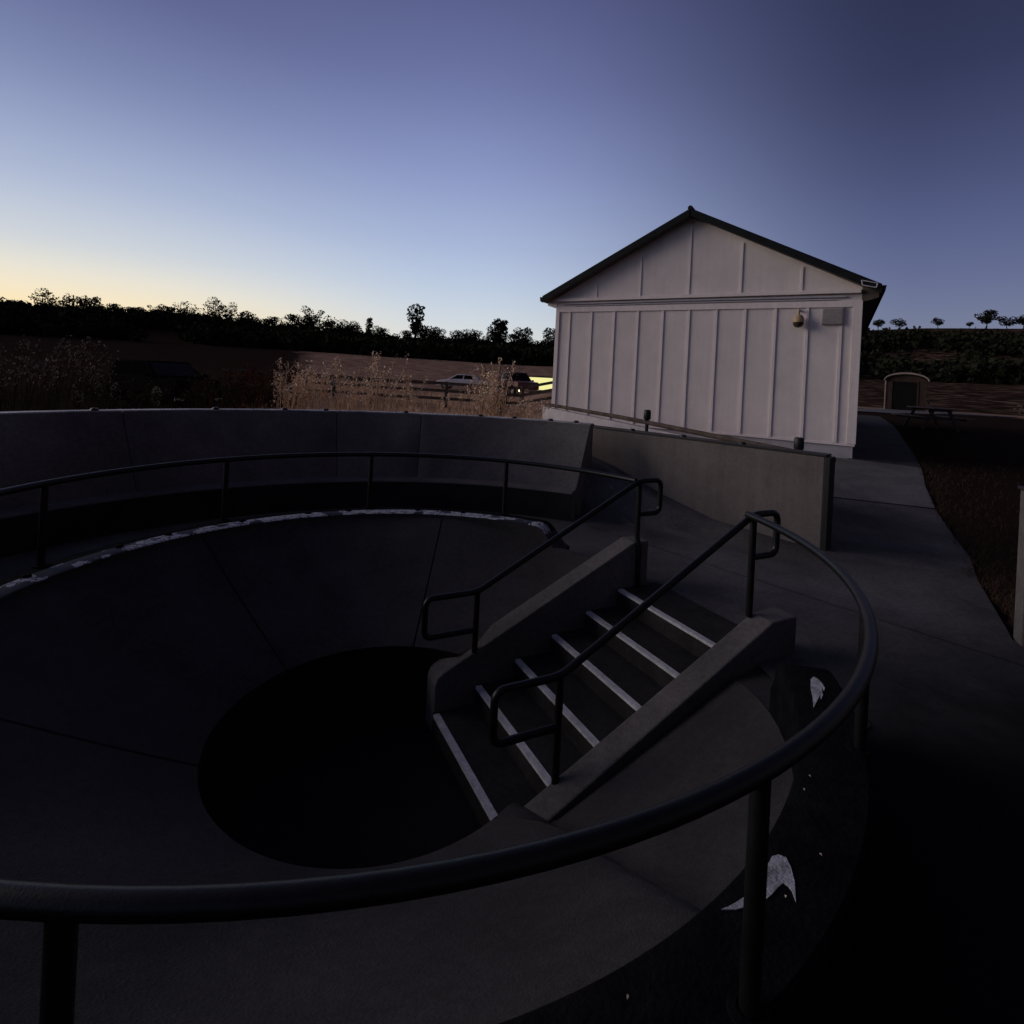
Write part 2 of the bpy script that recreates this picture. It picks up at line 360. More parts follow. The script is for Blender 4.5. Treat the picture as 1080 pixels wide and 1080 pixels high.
# ------------------------------------------------------------------ bowl
CURB_IN, CURB_OUT, PIT = 2.522, 2.80, 1.096
ZC, ZP, ZF = .44, -.381, -.96
bowl = thing('sunken_bowl', 'round sunken concrete bowl with sloping sides around a black central pit', 'amphitheatre', (CX, CY, ZF * H0))
JOINT = [R(x) for x in (88.5, 145.5, 205, 318)]
def cheek_r(s_): return .28 - .457 * max(0, 2.77 - s_)
def slope_z(t, r_, z_):
    dd = (t - THA + math.pi) % (2 * math.pi) - math.pi
    z_ += .165 * ss(math.degrees(abs(dd)), 26, 62) * max(0, (r_ - PIT) / (CURB_IN - PIT))
    s_, l_ = r_ * math.cos(dd), -r_ * math.sin(dd)
    if l_ > 0:
        c_ = (cheek_r(max(s_, .8)) - .03 - .075 * max(0, s_ - .8) + .42 * (l_ - .92) + 1.1 * max(0, .8 - s_))
        k_ = .10; h_ = max(k_ - abs(z_ - c_), 0) / k_; z_ = min(z_, c_) - h_ * h_ * k_ * .25      # smooth blend
    return z_
def ring_angles(r, lw=.7):
    d = math.asin(min(.98, lw / r)); t0, t1 = THA + d, THA + 2 * math.pi - math.asin(min(.98, .82 / r))
    i0, i1 = THA + R(42), THA + 2 * math.pi - R(51)
    out = [t0 + (i0 - t0) * k / 8 for k in range(8)]
    base = [i0 + (i1 - i0) * k / 110 for k in range(111)]
    out += base
    out += [i1 + (t1 - i1) * k / 8 for k in range(1, 9)]
    tags = [0] * len(out)
    # joints: move nearest three base angles onto the groove
    for jt in JOINT:
        k = min(range(9, len(out) - 9), key=lambda q: abs(out[q] - jt))
        w_ = .011 / r
        out[k - 1], out[k], out[k + 1] = jt - w_, jt, jt + w_; tags[k] = 1
    return out, tags
def surf(rzs, groove=.02):
    mb = MB(); vs = []; n = None
    for r_, z_ in rzs:
        an, tg = ring_angles(r_); n = len(an)
        for t, q in zip(an, tg):
            vs.append(pol(t, r_, (z_ if z_ < ZP - .1 else slope_z(t, r_, z_)) - (groove if q else 0)))
    mb.add(vs, [(i * n + k, i * n + k + 1, (i + 1) * n + k + 1, (i + 1) * n + k) for i in range(len(rzs) - 1) for k in range(n - 1)])
    return mb
prof = []
for i in range(15):
    t = i / 14; r_ = PIT + (CURB_IN - PIT) * t; prof.append((r_, ZP + (.225 - ZP) * (.88 * t + .12 * t * t)))
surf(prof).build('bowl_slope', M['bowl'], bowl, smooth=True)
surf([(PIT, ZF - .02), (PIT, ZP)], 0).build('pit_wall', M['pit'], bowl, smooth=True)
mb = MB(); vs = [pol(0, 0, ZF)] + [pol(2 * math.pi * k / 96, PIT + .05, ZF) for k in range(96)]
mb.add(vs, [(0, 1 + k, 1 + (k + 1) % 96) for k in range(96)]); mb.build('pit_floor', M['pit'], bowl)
# rim curb, with flaking white paint on its western arc
cm = bpy.data.materials.new('flaked white paint'); cm.use_nodes = True; t_ = cm.node_tree; b_ = t_.nodes['Principled BSDF']
b_.inputs['Roughness'].default_value = .6; b_.inputs['Specular IOR Level'].default_value = .3
co = t_.nodes.new('ShaderNodeTexCoord'); vo = t_.nodes.new('ShaderNodeTexVoronoi'); vo.feature = 'DISTANCE_TO_EDGE'; vo.inputs['Scale'].default_value = 17
nn = t_.nodes.new('ShaderNodeTexNoise'); nn.inputs['Scale'].default_value = 7; nn.inputs['Detail'].default_value = 5
mix = t_.nodes.new('ShaderNodeMixRGB'); mix.inputs[0].default_value = .12
t_.links.new(co.outputs['Object'], mix.inputs[1]); t_.links.new(nn.outputs['Color'], mix.inputs[2]); t_.links.new(mix.outputs[0], vo.inputs['Vector'])
t_.links.new(co.outputs['Object'], nn.inputs['Vector'])
m1 = t_.nodes.new('ShaderNodeMath'); m1.operation = 'GREATER_THAN'; m1.inputs[1].default_value = .045; t_.links.new(vo.outputs['Distance'], m1.inputs[0])
n3 = t_.nodes.new('ShaderNodeTexNoise'); n3.inputs['Scale'].default_value = 4.5; n3.inputs['Detail'].default_value = 8; t_.links.new(co.outputs['Object'], n3.inputs['Vector'])
m2 = t_.nodes.new('ShaderNodeMath'); m2.operation = 'GREATER_THAN'; m2.inputs[1].default_value = .47; t_.links.new(n3.outputs['Fac'], m2.inputs[0])
m3 = t_.nodes.new('ShaderNodeMath'); m3.operation = 'MULTIPLY'; t_.links.new(m1.outputs[0], m3.inputs[0]); t_.links.new(m2.outputs[0], m3.inputs[1])
mx = t_.nodes.new('ShaderNodeMixRGB'); mx.inputs[1].default_value = (.012, .012, .014, 1); mx.inputs[2].default_value = (.38, .385, .40, 1)
t_.links.new(m3.outputs[0], mx.inputs[0]); t_.links.new(mx.outputs[0], b_.inputs['Base Color'])
mb = MB()
cp = [(CURB_IN, -.12), (CURB_IN, ZC - .008), (CURB_IN + .012, ZC), (2.675, ZC), (CURB_OUT - .015, ZC), (CURB_OUT, ZC - .012), (CURB_OUT, -.05)]
vs = []; K = 240; A0, A1 = R(57), R(352); angs = [A0 + (A1 - A0) * k / K for k in range(K + 1)]
for t in angs:
    lo_ = max(1 - ss(math.degrees(t - A0), 0, 6), 1 - ss(math.degrees(A1 - t), 0, 3.0))
    for r_, z_ in cp: vs.append(pol(t, r_, z_ if z_ < .2 else z_ + (.20 - z_) * lo_))
n = len(cp); fs = [(i * n + k, i * n + k + 1, (i + 1) * n + k + 1, (i + 1) * n + k) for i in range(K) for k in range(n - 1)]
mb.add(vs, fs)
mb.mi = []
for i in range(K):
    dg = math.degrees(angs[i])
    for k in range(n - 1):
        if k in (1, 2, 3): mb.mi.append(1 if 60.5 < dg < 208 else (2 if dg <= 60.5 else 0))
        else: mb.mi.append(2 if dg <= 62 or (k == 0 and dg < 215) else 0)
mb.mi = [m_ if (i % (n - 1)) != 3 or m_ != 1 else 0 for i, m_ in enumerate(mb.mi)]
rimo = mb.build('rim_curb', [M['curb'], cm, M['bowl']], bowl, smooth=True)
def cpt(px, py, drop):     # a point of the photograph laid on the level plane that lies drop metres under the lens
    f, y0, c_, s_ = 574.361, 396.893, math.cos(.051), math.sin(.051)
    u, v_ = px - 540, py - y0; aa, bb = (u * c_ + v_ * s_) / f, (-u * s_ + v_ * c_) / f
    return aa * drop / bb, drop / bb
def patch(pix, drop, name, parent, m, th=.003):
    pts = [cpt(x, y, drop) for x, y in pix]; z = CAMZ - drop
    mb = MB(); n = len(pts); mb.add([(x, y, z) for x, y in pts] + [(x, y, z + th) for x, y in pts], [tuple(range(n, 2 * n))] + [(i, (i + 1) % n, n + (i + 1) % n, n + i) for i in range(n)])
    bmesh
    return mb.build(name, m, parent)
dr = CAMZ - ZC * H0
patch([(855, 717), (858, 714), (862, 716), (867, 721), (870, 726), (869, 729), (866, 724), (868, 733), (866, 738), (865, 733), (861, 741), (858, 747), (857, 735), (855, 726)], dr, 'white_paint_patch', bowl, M['paint'])
patch([(810, 912), (814, 904), (821, 902), (829, 905), (834, 915), (838, 930), (839.5, 952), (835, 940), (831, 935), (826, 932), (820, 937), (814, 944), (808, 949), (809, 930)], dr, 'white_paint_patch', bowl, M['paint'])
patch([(760, 960), (768, 957), (777, 952), (786, 946), (787, 957), (776, 960)], dr, 'white_paint_patch', bowl, M['paint'])
for d in (160.1, 151, 121.6, 112.2, 95.3, 83.8, 136, 176):
    th = R(d); p = pol(th, 2.66, ZC); mb = MB()
    mb.lathe([(.0, .018), (.02, .017), (.027, .009), (.03, -.004)], p, 12); mb.build('skate_stopper', M['curb'], bowl, smooth=True)

# where the curb stops beside the stairs the slope rolls over to the pavement
for a0, a1, rgt in ((THA + math.asin(.72 / 2.6), R(60), 0), (R(-11.5), THA - math.asin(.83 / 2.6), 1)):
    mb = MB(); vs = []; pr = [(2.515, .222), (2.58, .235), (2.66, .19), (2.78, .10), (2.95, .012), (3.0, -.05)]; n = len(pr)
    for k in range(13):
        t = a0 + (a1 - a0) * k / 12
        z0_ = slope_z(t, 2.515, .222)
        for q, (r_, z_) in enumerate(pr): vs.append(pol(t, min(r_ + .25 * (q / 5), 2.785 + .5 * (t - a0) / R(6)) if rgt else r_, z_ if not rgt else (z0_ * (1 - q / 4) + .01 * q / 4 if q < 5 else -.06)))
    mb.add(vs, [(i * n + k, i * n + k + 1, (i + 1) * n + k + 1, (i + 1) * n + k) for i in range(12) for k in range(n - 1)])
    mb.build('bowl_shoulder', M['flat'] if False else M['bowl'], bowl, smooth=True)
# ------------------------------------------------------------------ stairs
st = thing('staircase', 'six concrete steps with pale nosings running down into the bowl between sloping cheek walls', 'stairs', sl3(1.6, 0, ZF))
S1, TR, RI = 2.49, .376, .16
poly = [(3.0, .006), ]
for i in range(6):
    s_ = S1 - TR * i; z_ = -RI * i + (.006 if i == 0 else 0)
    if i: poly.append((s_ + TR, z_))
    poly.append((s_, z_))
poly += [(S1 - TR * 5, ZF - .05), (3.0, ZF - .05)]
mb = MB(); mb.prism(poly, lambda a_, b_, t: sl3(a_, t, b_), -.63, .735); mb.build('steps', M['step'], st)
for i in range(6):
    s_ = S1 - TR * i; z_ = -RI * i + (.006 if i == 0 else 0)
    mb = MB(); q = [(s_ - .006, z_ - .02), (s_ - .006, z_ + .004), (s_ + .046, z_ + .004), (s_ + .046, z_ + .0005), (s_ - .001, z_ + .0005), (s_ - .001, z_ - .02)]
    mb.prism(q, lambda a_, b_, t: sl3(a_, t, b_), -.60, .715); mb.build('nosing_strip', M['nosing'], st)
cpf = [(2.86, -.3), (2.86, .452), (2.68, .452), (.68, -.482), (.635, -.515), (.615, -.57), (.61, ZF - .05), (1.5, ZF - .05)]
for a0, a1, cq in ((.722, .92, [(3.05, -.3), (3.05, .285), (2.77, .28), (.72, -.657), (.60, -.72), (.60, ZF - .05), (1.5, ZF - .05)]), (-.83, -.618, cpf)):
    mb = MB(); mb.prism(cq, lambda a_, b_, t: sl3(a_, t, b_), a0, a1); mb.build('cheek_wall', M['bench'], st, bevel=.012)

# ------------------------------------------------------------------ railing
rl = thing('railing', 'dark pipe guard railing circling the bowl with two looped stair handrails', 'railing', pol(R(120), 2.767, ZC))
RR, ZR, RP = 2.767, 1.07, .0238
sj = math.sqrt(RR ** 2 - .68 ** 2); dth = math.asin(.66 / RR)
mb = MB(); mb.tube([pol(THA + dth + (2 * math.pi - 2 * dth - .02) * k / 160, RR, ZR) for k in range(161)], RP, 16)
mb.build('ring_rail', M['rail'], rl, smooth=True)
for d in (171.7, 139.0, 107.2, 73.8, -27, -57.5, -89.7, -121.5, 203.5):
    mb = MB(); mb.tube([pol(R(d), RR, ZC - .02), pol(R(d), RR, ZR)], RP, 14)
    po = mb.build('post', M['rail'], rl, smooth=True)
    mb = MB(); mb.lathe([(.052, 0), (.052, .009), (.03, .011)], pol(R(d), RR, ZC), 18); mb.build('base_plate', M['curb'], po, smooth=True)
def fillet(pts, rad, k=6):
    out = [Vector(pts[0])]
    for i in range(1, len(pts) - 1):
        p, q, r_ = Vector(pts[i - 1]), Vector(pts[i]), Vector(pts[i + 1]); d1 = (p - q); d2 = (r_ - q)
        rr = min(rad, d1.length * .45, d2.length * .45); e1, e2 = q + d1.normalized() * rr, q + d2.normalized() * rr
        for j in range(k + 1):
            t = j / k; out.append(e1 * (1 - t) ** 2 + q * 2 * t * (1 - t) + e2 * t * t)
    return out + [Vector(pts[-1])]
for sgn in (-1, 1):
    l_ = .735 if sgn > 0 else -.64; top = sj + .04; lo = .97; zl = .14 if sgn > 0 else .17
    pts = [sl3(top, l_, .73), sl3(top + .28, l_, .73), sl3(top + .28, l_, ZR), sl3(top, l_, ZR), sl3(lo, l_, zl), sl3(.50, l_, zl), sl3(.50, l_, zl - .33), sl3(lo, l_, zl - .33)]
    mb = MB(); mb.tube(fillet(pts, .07), RP, 14); mb.build('stair_handrail', M['rail'], rl, smooth=True)
    zb = .26 if sgn > 0 else 0
    mb = MB(); mb.tube([sl3(top, l_ if sgn > 0 else -.60, zb), sl3(top, l_ if sgn > 0 else -.60, .4), sl3(top, l_, .5), sl3(top, l_, ZR)] if sgn < 0 else [sl3(top, l_, zb), sl3(top, l_, ZR)], RP, 14); mb.build('post', M['rail'], rl, smooth=True)
    mb = MB(); mb.tube([sl3(lo, l_, -.36 if sgn < 0 else -.56), sl3(lo, l_, zl)], RP, 14); mb.build('post', M['rail'], rl, smooth=True)

# ------------------------------------------------------------------ curved bench wall
T0, T1 = R(67.4), R(346)
bw = thing('curved_bench_wall', 'long curved concrete bench with a leaning back wall around the ring walkway', 'bench wall', pol(R(110), 4.6, 0))
WJ = [R(x) for x in (97.4, 111.8, 142.0, 172, 202, 232, 262, 292, 322)]
def arc_angles(r):
    K = 180; base = [T0 + (T1 - T0) * k / K for k in range(K + 1)]; tg = [0] * (K + 1)
    for j in WJ:
        k = min(range(2, K - 1), key=lambda q: abs(base[q] - j)); w_ = .010 / r; base[k - 1], base[k], base[k + 1] = j - w_, j, j + w_; tg[k] = 1
    return base, tg
def arc_solid(pr, depth=(.0, .0)):
    mb = MB(); vs = []; n = len(pr); an, tg = arc_angles(4.6)
    for t, q in zip(an, tg):
        for (r_, z_, gq) in pr: vs.append(pol(t, r_ + (depth[0] * gq if q else 0), z_ - (depth[1] * gq if q else 0)))
    m_ = len(an)
    fs = [(i * n + k, i * n + (k + 1) % n, (i + 1) * n + (k + 1) % n, (i + 1) * n + k) for i in range(m_ - 1) for k in range(n)]
    fs += [tuple(range(n)), tuple((m_ - 1) * n + k for k in range(n - 1, -1, -1))]
    mb.add(vs, fs); return mb
ZS, ZT = .421, 1.37
arc_solid([(4.537, -.06, 0), (4.537, ZS - .02, 0), (4.557, ZS, 0), (4.76, ZS + .01, 0), (4.76, -.06, 0)]).build('bench_seat', M['bench'], bw, smooth=True)
arc_solid([(4.527, -.05, 0), (4.527, ZS - .03, 0), (4.538, ZS - .03, 0), (4.538, -.05, 0)]).build('dark_riser_face', M['riserdark'], bw, smooth=True)  # thin sheet over the seat riser, darker than the bench concrete
arc_solid([(4.745, ZS - .1, 0), (4.745, ZS + .012, 1), (5.405, ZT - .014, 1), (5.62, ZT - .014, 0), (5.62, -.1, 0), (4.95, -.1, 0)], (.014, .014)).build('sloped_back', M['bench'], bw, smooth=True)
arc_solid([(5.398, ZT - .03, 0), (5.415, ZT, 0), (5.60, ZT, 0), (5.615, ZT - .03, 0)]).build('coping', M['coping'], bw, smooth=True)
for d in (130, 113.6, 100.2, 87, 81, 74.5, 70, 120, 145, 160):
    mb = MB(); mb.lathe([(.0, .03), (.03, .028), (.042, .015), (.045, -.004)], pol(R(d), 5.46, ZT), 12); mb.build('skate_stopper', M['knob'], bw, smooth=True)
th = R(93.3); mb = MB()

# flat entrance walls
def wall(a_, b_, z0, z1, th, name, label, m, knobs=(), cat='wall', trim=True):
    a_, b_ = Vector(a_), Vector(b_); d = (b_ - a_).normalized(); nrm = Vector((-d.y, d.x)); L_ = (b_ - a_).length
    t = thing(name, label, cat, (a_.x, a_.y, z0))
    c = (a_ + b_) / 2 + nrm * th / 2; rz = math.atan2(d.y, d.x)
    mb = MB(); mb.box((c.x, c.y, (z0 + z1) / 2), (L_, th, z1 - z0), rz); mb.build('wall_panel', m, t, bevel=.012)
    mb = MB(); mb.box((c.x, c.y, z1 + .0135), (L_ + .03, th + .03, .025), rz); mb.build('coping', M['knob'], t, bevel=.006)
    if trim:
        e = b_ + nrm * th / 2 + d * .03; mb = MB(); mb.box((e.x, e.y, (z0 + z1) / 2), (.056, th + .012, z1 - z0 - .004), rz); mb.build('end_trim', M['knob'], t, bevel=.006)
    for k in knobs:
        p = a_ + d * L_ * k + nrm * th * .3; mb = MB(); mb.lathe([(.0, .03), (.03, .028), (.042, .015), (.045, -.004)], (p.x, p.y, z1 + .026), 12); mb.build('skate_stopper', M['knob'], t, smooth=True)
    return t
wall((1.02, 9.02), (3.70, 6.36), -.05, 1.15, .2, 'entrance_wall', 'straight concrete wall with a dark end edge between the bench wall and the white building', M['flat'], (.1, .3, .52, .74))
wall((4.07, 4.25), (7.6, 2.2), -.05, 1.2, .2, 'entrance_wall', 'low concrete wall end standing beside the dark lawn at the right edge', M['bench'], (), trim=False)

# ramp wall with dark cap rail, and two black path lights
rw = thing('ramp_wall', 'low pale ramp wall with a dark rail along its top before the white siding', 'wall', (2.2, 11, .5))
def seg(p, q, z0p, z1p, z0q, z1q, th):
    mb = MB(); p, q = Vector(p), Vector(q); d = (q - p).normalized(); nv = Vector((-d.y, d.x)) * th
    vs = [(p.x, p.y, z0p), (p.x, p.y, z1p), (q.x, q.y, z1q), (q.x, q.y, z0q)]
    vs += [(x + nv.x, y + nv.y, z) for x, y, z in vs]
    mb.add(vs, [(0, 1, 2, 3), (7, 6, 5, 4), (0, 4, 5, 1), (1, 5, 6, 2), (2, 6, 7, 3), (3, 7, 4, 0)]); return mb
RA, RB = (.84, 14.1), (3.72, 7.62)
seg(RA, RB, .2, 1.16, .0, 1.0, .12).build('wall_panel', M['plinth'], rw)
mb = MB(); mb.tube([(RA[0], RA[1], 1.24), ((RA[0] + RB[0]) / 2, (RA[1] + RB[1]) / 2, 1.19), (RB[0] + .36, RB[1] - .8, 1.06)], .042, 10); mb.build('top_rail', M['wood'], rw, smooth=True)
def path_light(x, y, z0, z1, label):
    t = thing('path_light', label, 'path light', (x, y, z0))
    mb = MB(); mb.tube([(x, y, z0), (x, y, z1 - .16)], .035, 12); mb.build('stem', M['knob'], t, smooth=True)
    mb = MB(); mb.lathe([(.0, z1 - z0), (.05, z1 - z0 - .004), (.066, z1 - z0 - .03), (.068, z1 - z0 - .16), (.045, z1 - z0 - .2), (.0, z1 - z0 - .2)], (x, y, z0), 16); mb.build('lamp_head', M['knob'], t, smooth=True)
p = cpt(683, 432, .55); k = 10.2 / p[1]; path_light(p[0] * k, 10.2, .3, CAMZ - .55 * k, 'black path light standing over the ramp rail, left of the pair')
p = cpt(843, 461, .55); k = 7.9 / p[1]; path_light(p[0] * k, 7.9, .1, CAMZ - .55 * k, 'black path light behind the right end of the entrance wall')

# ------------------------------------------------------------------ white building
BL, BR = Vector((1.18, 15.3)), Vector((7.36, 11.6))
bd = (BR - BL); BWID = bd.length; bd.normalize(); bn = Vector((-bd.y, bd.x))          # bn points away from the camera
B = thing('white_building', 'white board-and-batten gabled building with a dark roof beyond the bowl', 'building', (BL.x, BL.y, .3))
def bp(u, d, z): return (BL.x + bd.x * u + bn.x * d, BL.y + bd.y * u + bn.y * d, z)
ZB, ZE, ZFR = .80, 4.08, 3.80
PITCH = (6.24 - 4.22) / (BWID / 2 + .38)
DEP = 10.0
def roofz(u): return 6.05 - PITCH * abs(u - BWID / 2)
mb = MB(); pent = [(0, ZB), (0, roofz(0)), (BWID / 2, roofz(BWID / 2)), (BWID, roofz(BWID)), (BWID, ZB)]
mb.prism(pent, lambda a_, b_, t: bp(a_, t, b_), 0, DEP); mb.build('wall', M['siding'], B)
mb = MB(); mb.prism([(.03, .1), (.03, ZB + .01), (BWID - .03, ZB + .01), (BWID - .03, .1)], lambda a_, b_, t: bp(a_, t, b_), .02, DEP - .02); mb.build('foundation', M['plinth'], B)
def bbox(name, u0, u1, z0, z1, d0, d1, m, bev=0, parent=B):
    mb = MB(); mb.prism([(u0, z0), (u0, z1), (u1, z1), (u1, z0)], lambda a_, b_, t: bp(a_, t, b_), d0, d1); return mb.build(name, m, parent, bevel=bev)
bbox('base_trim', 0, BWID, ZB - .02, ZB + .03, -.022, 0, M['trim'])
for u0, u1 in ((-.02, .09), (BWID - .15, BWID + .02)): bbox('corner_board', u0, u1, ZB + .031, 3.90, -.04, 0, M['trim'], .004)
bbox('frieze_board', .092, BWID - .152, 3.76, 3.90, -.04, 0, M['trim'], .004)
bat = [zx / 1.0 for zx in ()]
nb = 11
us = [.40 + (BWID - .40 - .36) * k / (nb - 1) for k in range(nb)]
for i, u in enumerate(us): bbox('batten', u - .03, u + .03, ZB + .031, 3.758 if i < nb - 1 else 3.36, -.028, 0, M['trim'], .003)
for u in (1.15, 2.35, 3.58, 4.78, 6.05): bbox('gable_batten', u - .025, u + .025, 4.135, roofz(u) - .13, -.026, 0, M['trim'], .003)
bbox('gable_base_board', 0, BWID - .02, 4.05, 4.133, -.11, 0, M['trim'], .004)
for z_, u0, u1, rr in ((3.985, .2, BWID - .3, .024), (3.928, .55, BWID - .45, .014)):
    mb = MB(); mb.tube([bp(u0, -.045, z_), bp(BWID / 2, -.045, z_ + .012), bp(u1, -.045, z_)], rr, 8); mb.build('conduit', M['conduit'], B, smooth=True)
# roof: two slabs with an overhang, fascia and gutters
OV, OS, TH = .32, .33, .13
for sgn in (-1, 1):
    u_r = BWID / 2; u_e = BWID / 2 + sgn * (BWID / 2 + OS); zr, ze = roofz(u_r), roofz(u_e)
    mb = MB(); mb.prism([(u_r, zr + .012), (u_r, zr + TH + .01), (u_e, ze + TH), (u_e, ze)], lambda a_, b_, t: bp(a_, t, b_), -OV, DEP + OV); mb.build('roof_slope', M['roof'], B)
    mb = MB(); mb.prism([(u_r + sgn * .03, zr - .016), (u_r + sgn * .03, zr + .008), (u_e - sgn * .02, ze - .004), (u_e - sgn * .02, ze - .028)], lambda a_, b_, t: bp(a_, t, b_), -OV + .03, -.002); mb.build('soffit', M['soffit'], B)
    mb = MB(); mb.prism([(u_r + sgn * .015, zr - .05), (u_r + sgn * .015, zr + .10), (u_e, ze + .085), (u_e, ze - .06)], lambda a_, b_, t: bp(a_, t, b_), -OV - .025, -OV - .002); mb.build('barge_board', M['roof'], B)
    mb = MB(); g0 = u_e; mb.prism([(g0, ze - .02), (g0, ze + .1), (g0 + sgn * .08, ze + .1), (g0 + sgn * .06, ze - .02)], lambda a_, b_, t: bp(a_, t, b_), -OV, DEP + OV); mb.build('gutter', M['roof'], B)
    # boxed eave return under the gutter
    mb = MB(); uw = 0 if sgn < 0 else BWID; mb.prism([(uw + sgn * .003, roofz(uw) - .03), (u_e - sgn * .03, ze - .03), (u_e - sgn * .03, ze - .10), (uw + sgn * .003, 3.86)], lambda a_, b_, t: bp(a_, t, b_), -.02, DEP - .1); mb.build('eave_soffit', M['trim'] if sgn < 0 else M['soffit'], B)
mb = MB(); mb.tube([bp(BWID / 2, -OV - .03, roofz(BWID / 2) + TH + .01), bp(BWID / 2, DEP + OV, roofz(BWID / 2) + TH + .01)], .06, 10); mb.build('ridge_cap', M['roof'], B, smooth=True)
# gutter outlet bracket, dome camera, plate
u = BWID + .12; z = roofz(u) - .0
mb = MB(); c4 = [(u - .15, z + .1), (u + .13, z + .03), (u + .11, z - .06), (u - .13, z + .0)]
for i in range(4):
    p, q = c4[i], c4[(i + 1) % 4]; mb.tube([bp(p[0], -OV - .06, p[1]), bp(q[0], -OV - .06, q[1])], .011, 8)
mb.build('gutter_bracket', M['conduit'], B, smooth=True)
ud = BWID - 1.17
cx_, cy_, cz_ = bp(ud, -.17, 3.42)
cmo = thing('dome_camera', 'small tan dome camera with a brown glass underside high on the white wall', 'camera', (cx_, cy_, cz_))
mb = MB(); mb.lathe([(.0, .29), (.025, .29), (.028, .17), (.07, .16), (.105, .10), (.115, .0)], (cx_, cy_, cz_), 24); mb.build('housing', M['dome'], cmo, smooth=True)
mb = MB(); mb.lathe([(.110, 0), (.103, -.06), (.066, -.105), (.0, -.12)], (cx_, cy_, cz_), 24); mb.build('glass_dome', M['domedark'], cmo, smooth=True)
mb = MB(); mb.tube([bp(ud, .0, 3.70), bp(ud, -.17, 3.70), bp(ud, -.17, 3.66)], .022, 10); mb.build('bracket', M['conduit'], cmo, smooth=True)
up = BWID - .52
px_, py_, pz_ = bp(up, 0, 3.56)
pl = thing('wall_plate', 'square grey louvred vent plate beside the dome camera on the white wall', 'vent plate', (px_, py_, pz_))
mb = MB(); mb.prism([(up - .20, 3.38), (up - .20, 3.75), (up + .20, 3.75), (up + .20, 3.38)], lambda a_, b_, t: bp(a_, t, b_), -.075, -.001); mb.build('frame', M['plate'], pl, bevel=.008)
mb = MB()
for k in range(7):
    z = 3.405 + k * .047; mb.prism([(up - .17, z), (up - .17, z + .03), (up + .17, z + .03), (up + .17, z)], lambda a_, b_, t: bp(a_, t, b_), -.085, -.074)
mb.build('louvres', M['plate'], pl)

# ------------------------------------------------------------------ hut, picnic tables
hx, hy = 27.2, 37.6; hz = ground_z(hx, hy)
hut = thing('brown_hut', 'small brown hut with a pale arched roof and a black open doorway', 'hut', (hx, hy, hz))
HW, HH, HD = 2.3, 2.05, 2.3; rz = R(-34)
ca, sa = math.cos(rz), math.sin(rz)
def hp(u, d, z): return (hx + ca * u - sa * d, hy + sa * u + ca * d, hz + z)
arch = [(HW / 2 * math.cos(math.pi * k / 12), HH + .42 * math.sin(math.pi * k / 12)) for k in range(13)]
mb = MB(); mb.prism([(HW / 2, -.2)] + arch + [(-HW / 2, -.2)], lambda a_, b_, t: hp(a_, t, b_), 0, HD); mb.build('wall', M['hut'], hut)
mb = MB(); mb.prism([(HW / 2 * 1.07 * math.cos(math.pi * k / 12), HH + .02 + .47 * math.sin(math.pi * k / 12)) for k in range(13)] + [(HW / 2 * 1.12 * math.cos(math.pi * k / 12), HH + .04 + .57 * math.sin(math.pi * k / 12)) for k in range(12, -1, -1)], lambda a_, b_, t: hp(a_, t, b_), -.25, HD + .2); mb.build('roof', M['hutroof'], hut)
mb = MB(); mb.prism([(-.75, 0), (-.75, 2.0), (.62, 2.0), (.62, 0)], lambda a_, b_, t: hp(a_, t, b_), -.012, -.001); mb.build('doorway', M['black'], hut)
for u in (-HW / 2 - .02, -.8, .67): mb = MB(); mb.prism([(u - .04, -.1), (u - .04, 2.1), (u + .04, 2.1), (u + .04, -.1)], lambda a_, b_, t: hp(a_, t, b_), -.05, -.014); mb.build('door_post', M['hutroof'] if u < -1 else M['hut'], hut)
def picnic_table(label, x, y, rz, group=None):
    z = ground_z(x, y) if False else 0
    t = thing('picnic_table', label, 'picnic table', (0, 0, 0), group)
    mb = MB()
    for k in range(5): mb.box((0, -.3 + .15 * k, .74), (1.83, .14, .04))
    mb.build('tabletop', M['table'], t, bevel=.004)
    for s_ in (-1, 1):
        mb = MB()
        for k in (0, 1): mb.box((0, s_ * (.66 + .15 * k), .44), (1.83, .14, .04))
        mb.build('bench', M['table'], t, bevel=.004)
    for e in (-.62, .62):
        mb = MB()
        for s_ in (-1, 1): mb.bar((e, s_ * .22, .71), (e, s_ * .55, 0), .05, .09)
        mb.bar((e + .05, -.8, .40), (e + .05, .8, .40), .04, .09); mb.bar((e + .05, -.36, .69), (e + .05, .36, .69), .04, .08)
        mb.build('leg_frame', M['wood'], t)
    t.location = (x, y, ground_z(x, y) - .01); t.rotation_euler = (0, 0, rz)
    return t
pt = picnic_table('brown wooden picnic table on the lawn in front of the arched hut', 14.9, 19.3, R(78))
far = ((33, 44, 20, 'wooden picnic table far off at the edge of the pale field, right of the hut'), (45, 47, -15, 'wooden picnic table far off at the right edge beyond the lawn'))
for x, y, rzz, lb in far:
    c = copy_tree(pt); c.location = (x, y, ground_z(x, y)); c.rotation_euler = (0, 0, R(rzz)); c['label'] = lb; c['group'] = 'picnic tables on the lawn'
pt['group'] = 'picnic tables on the lawn'

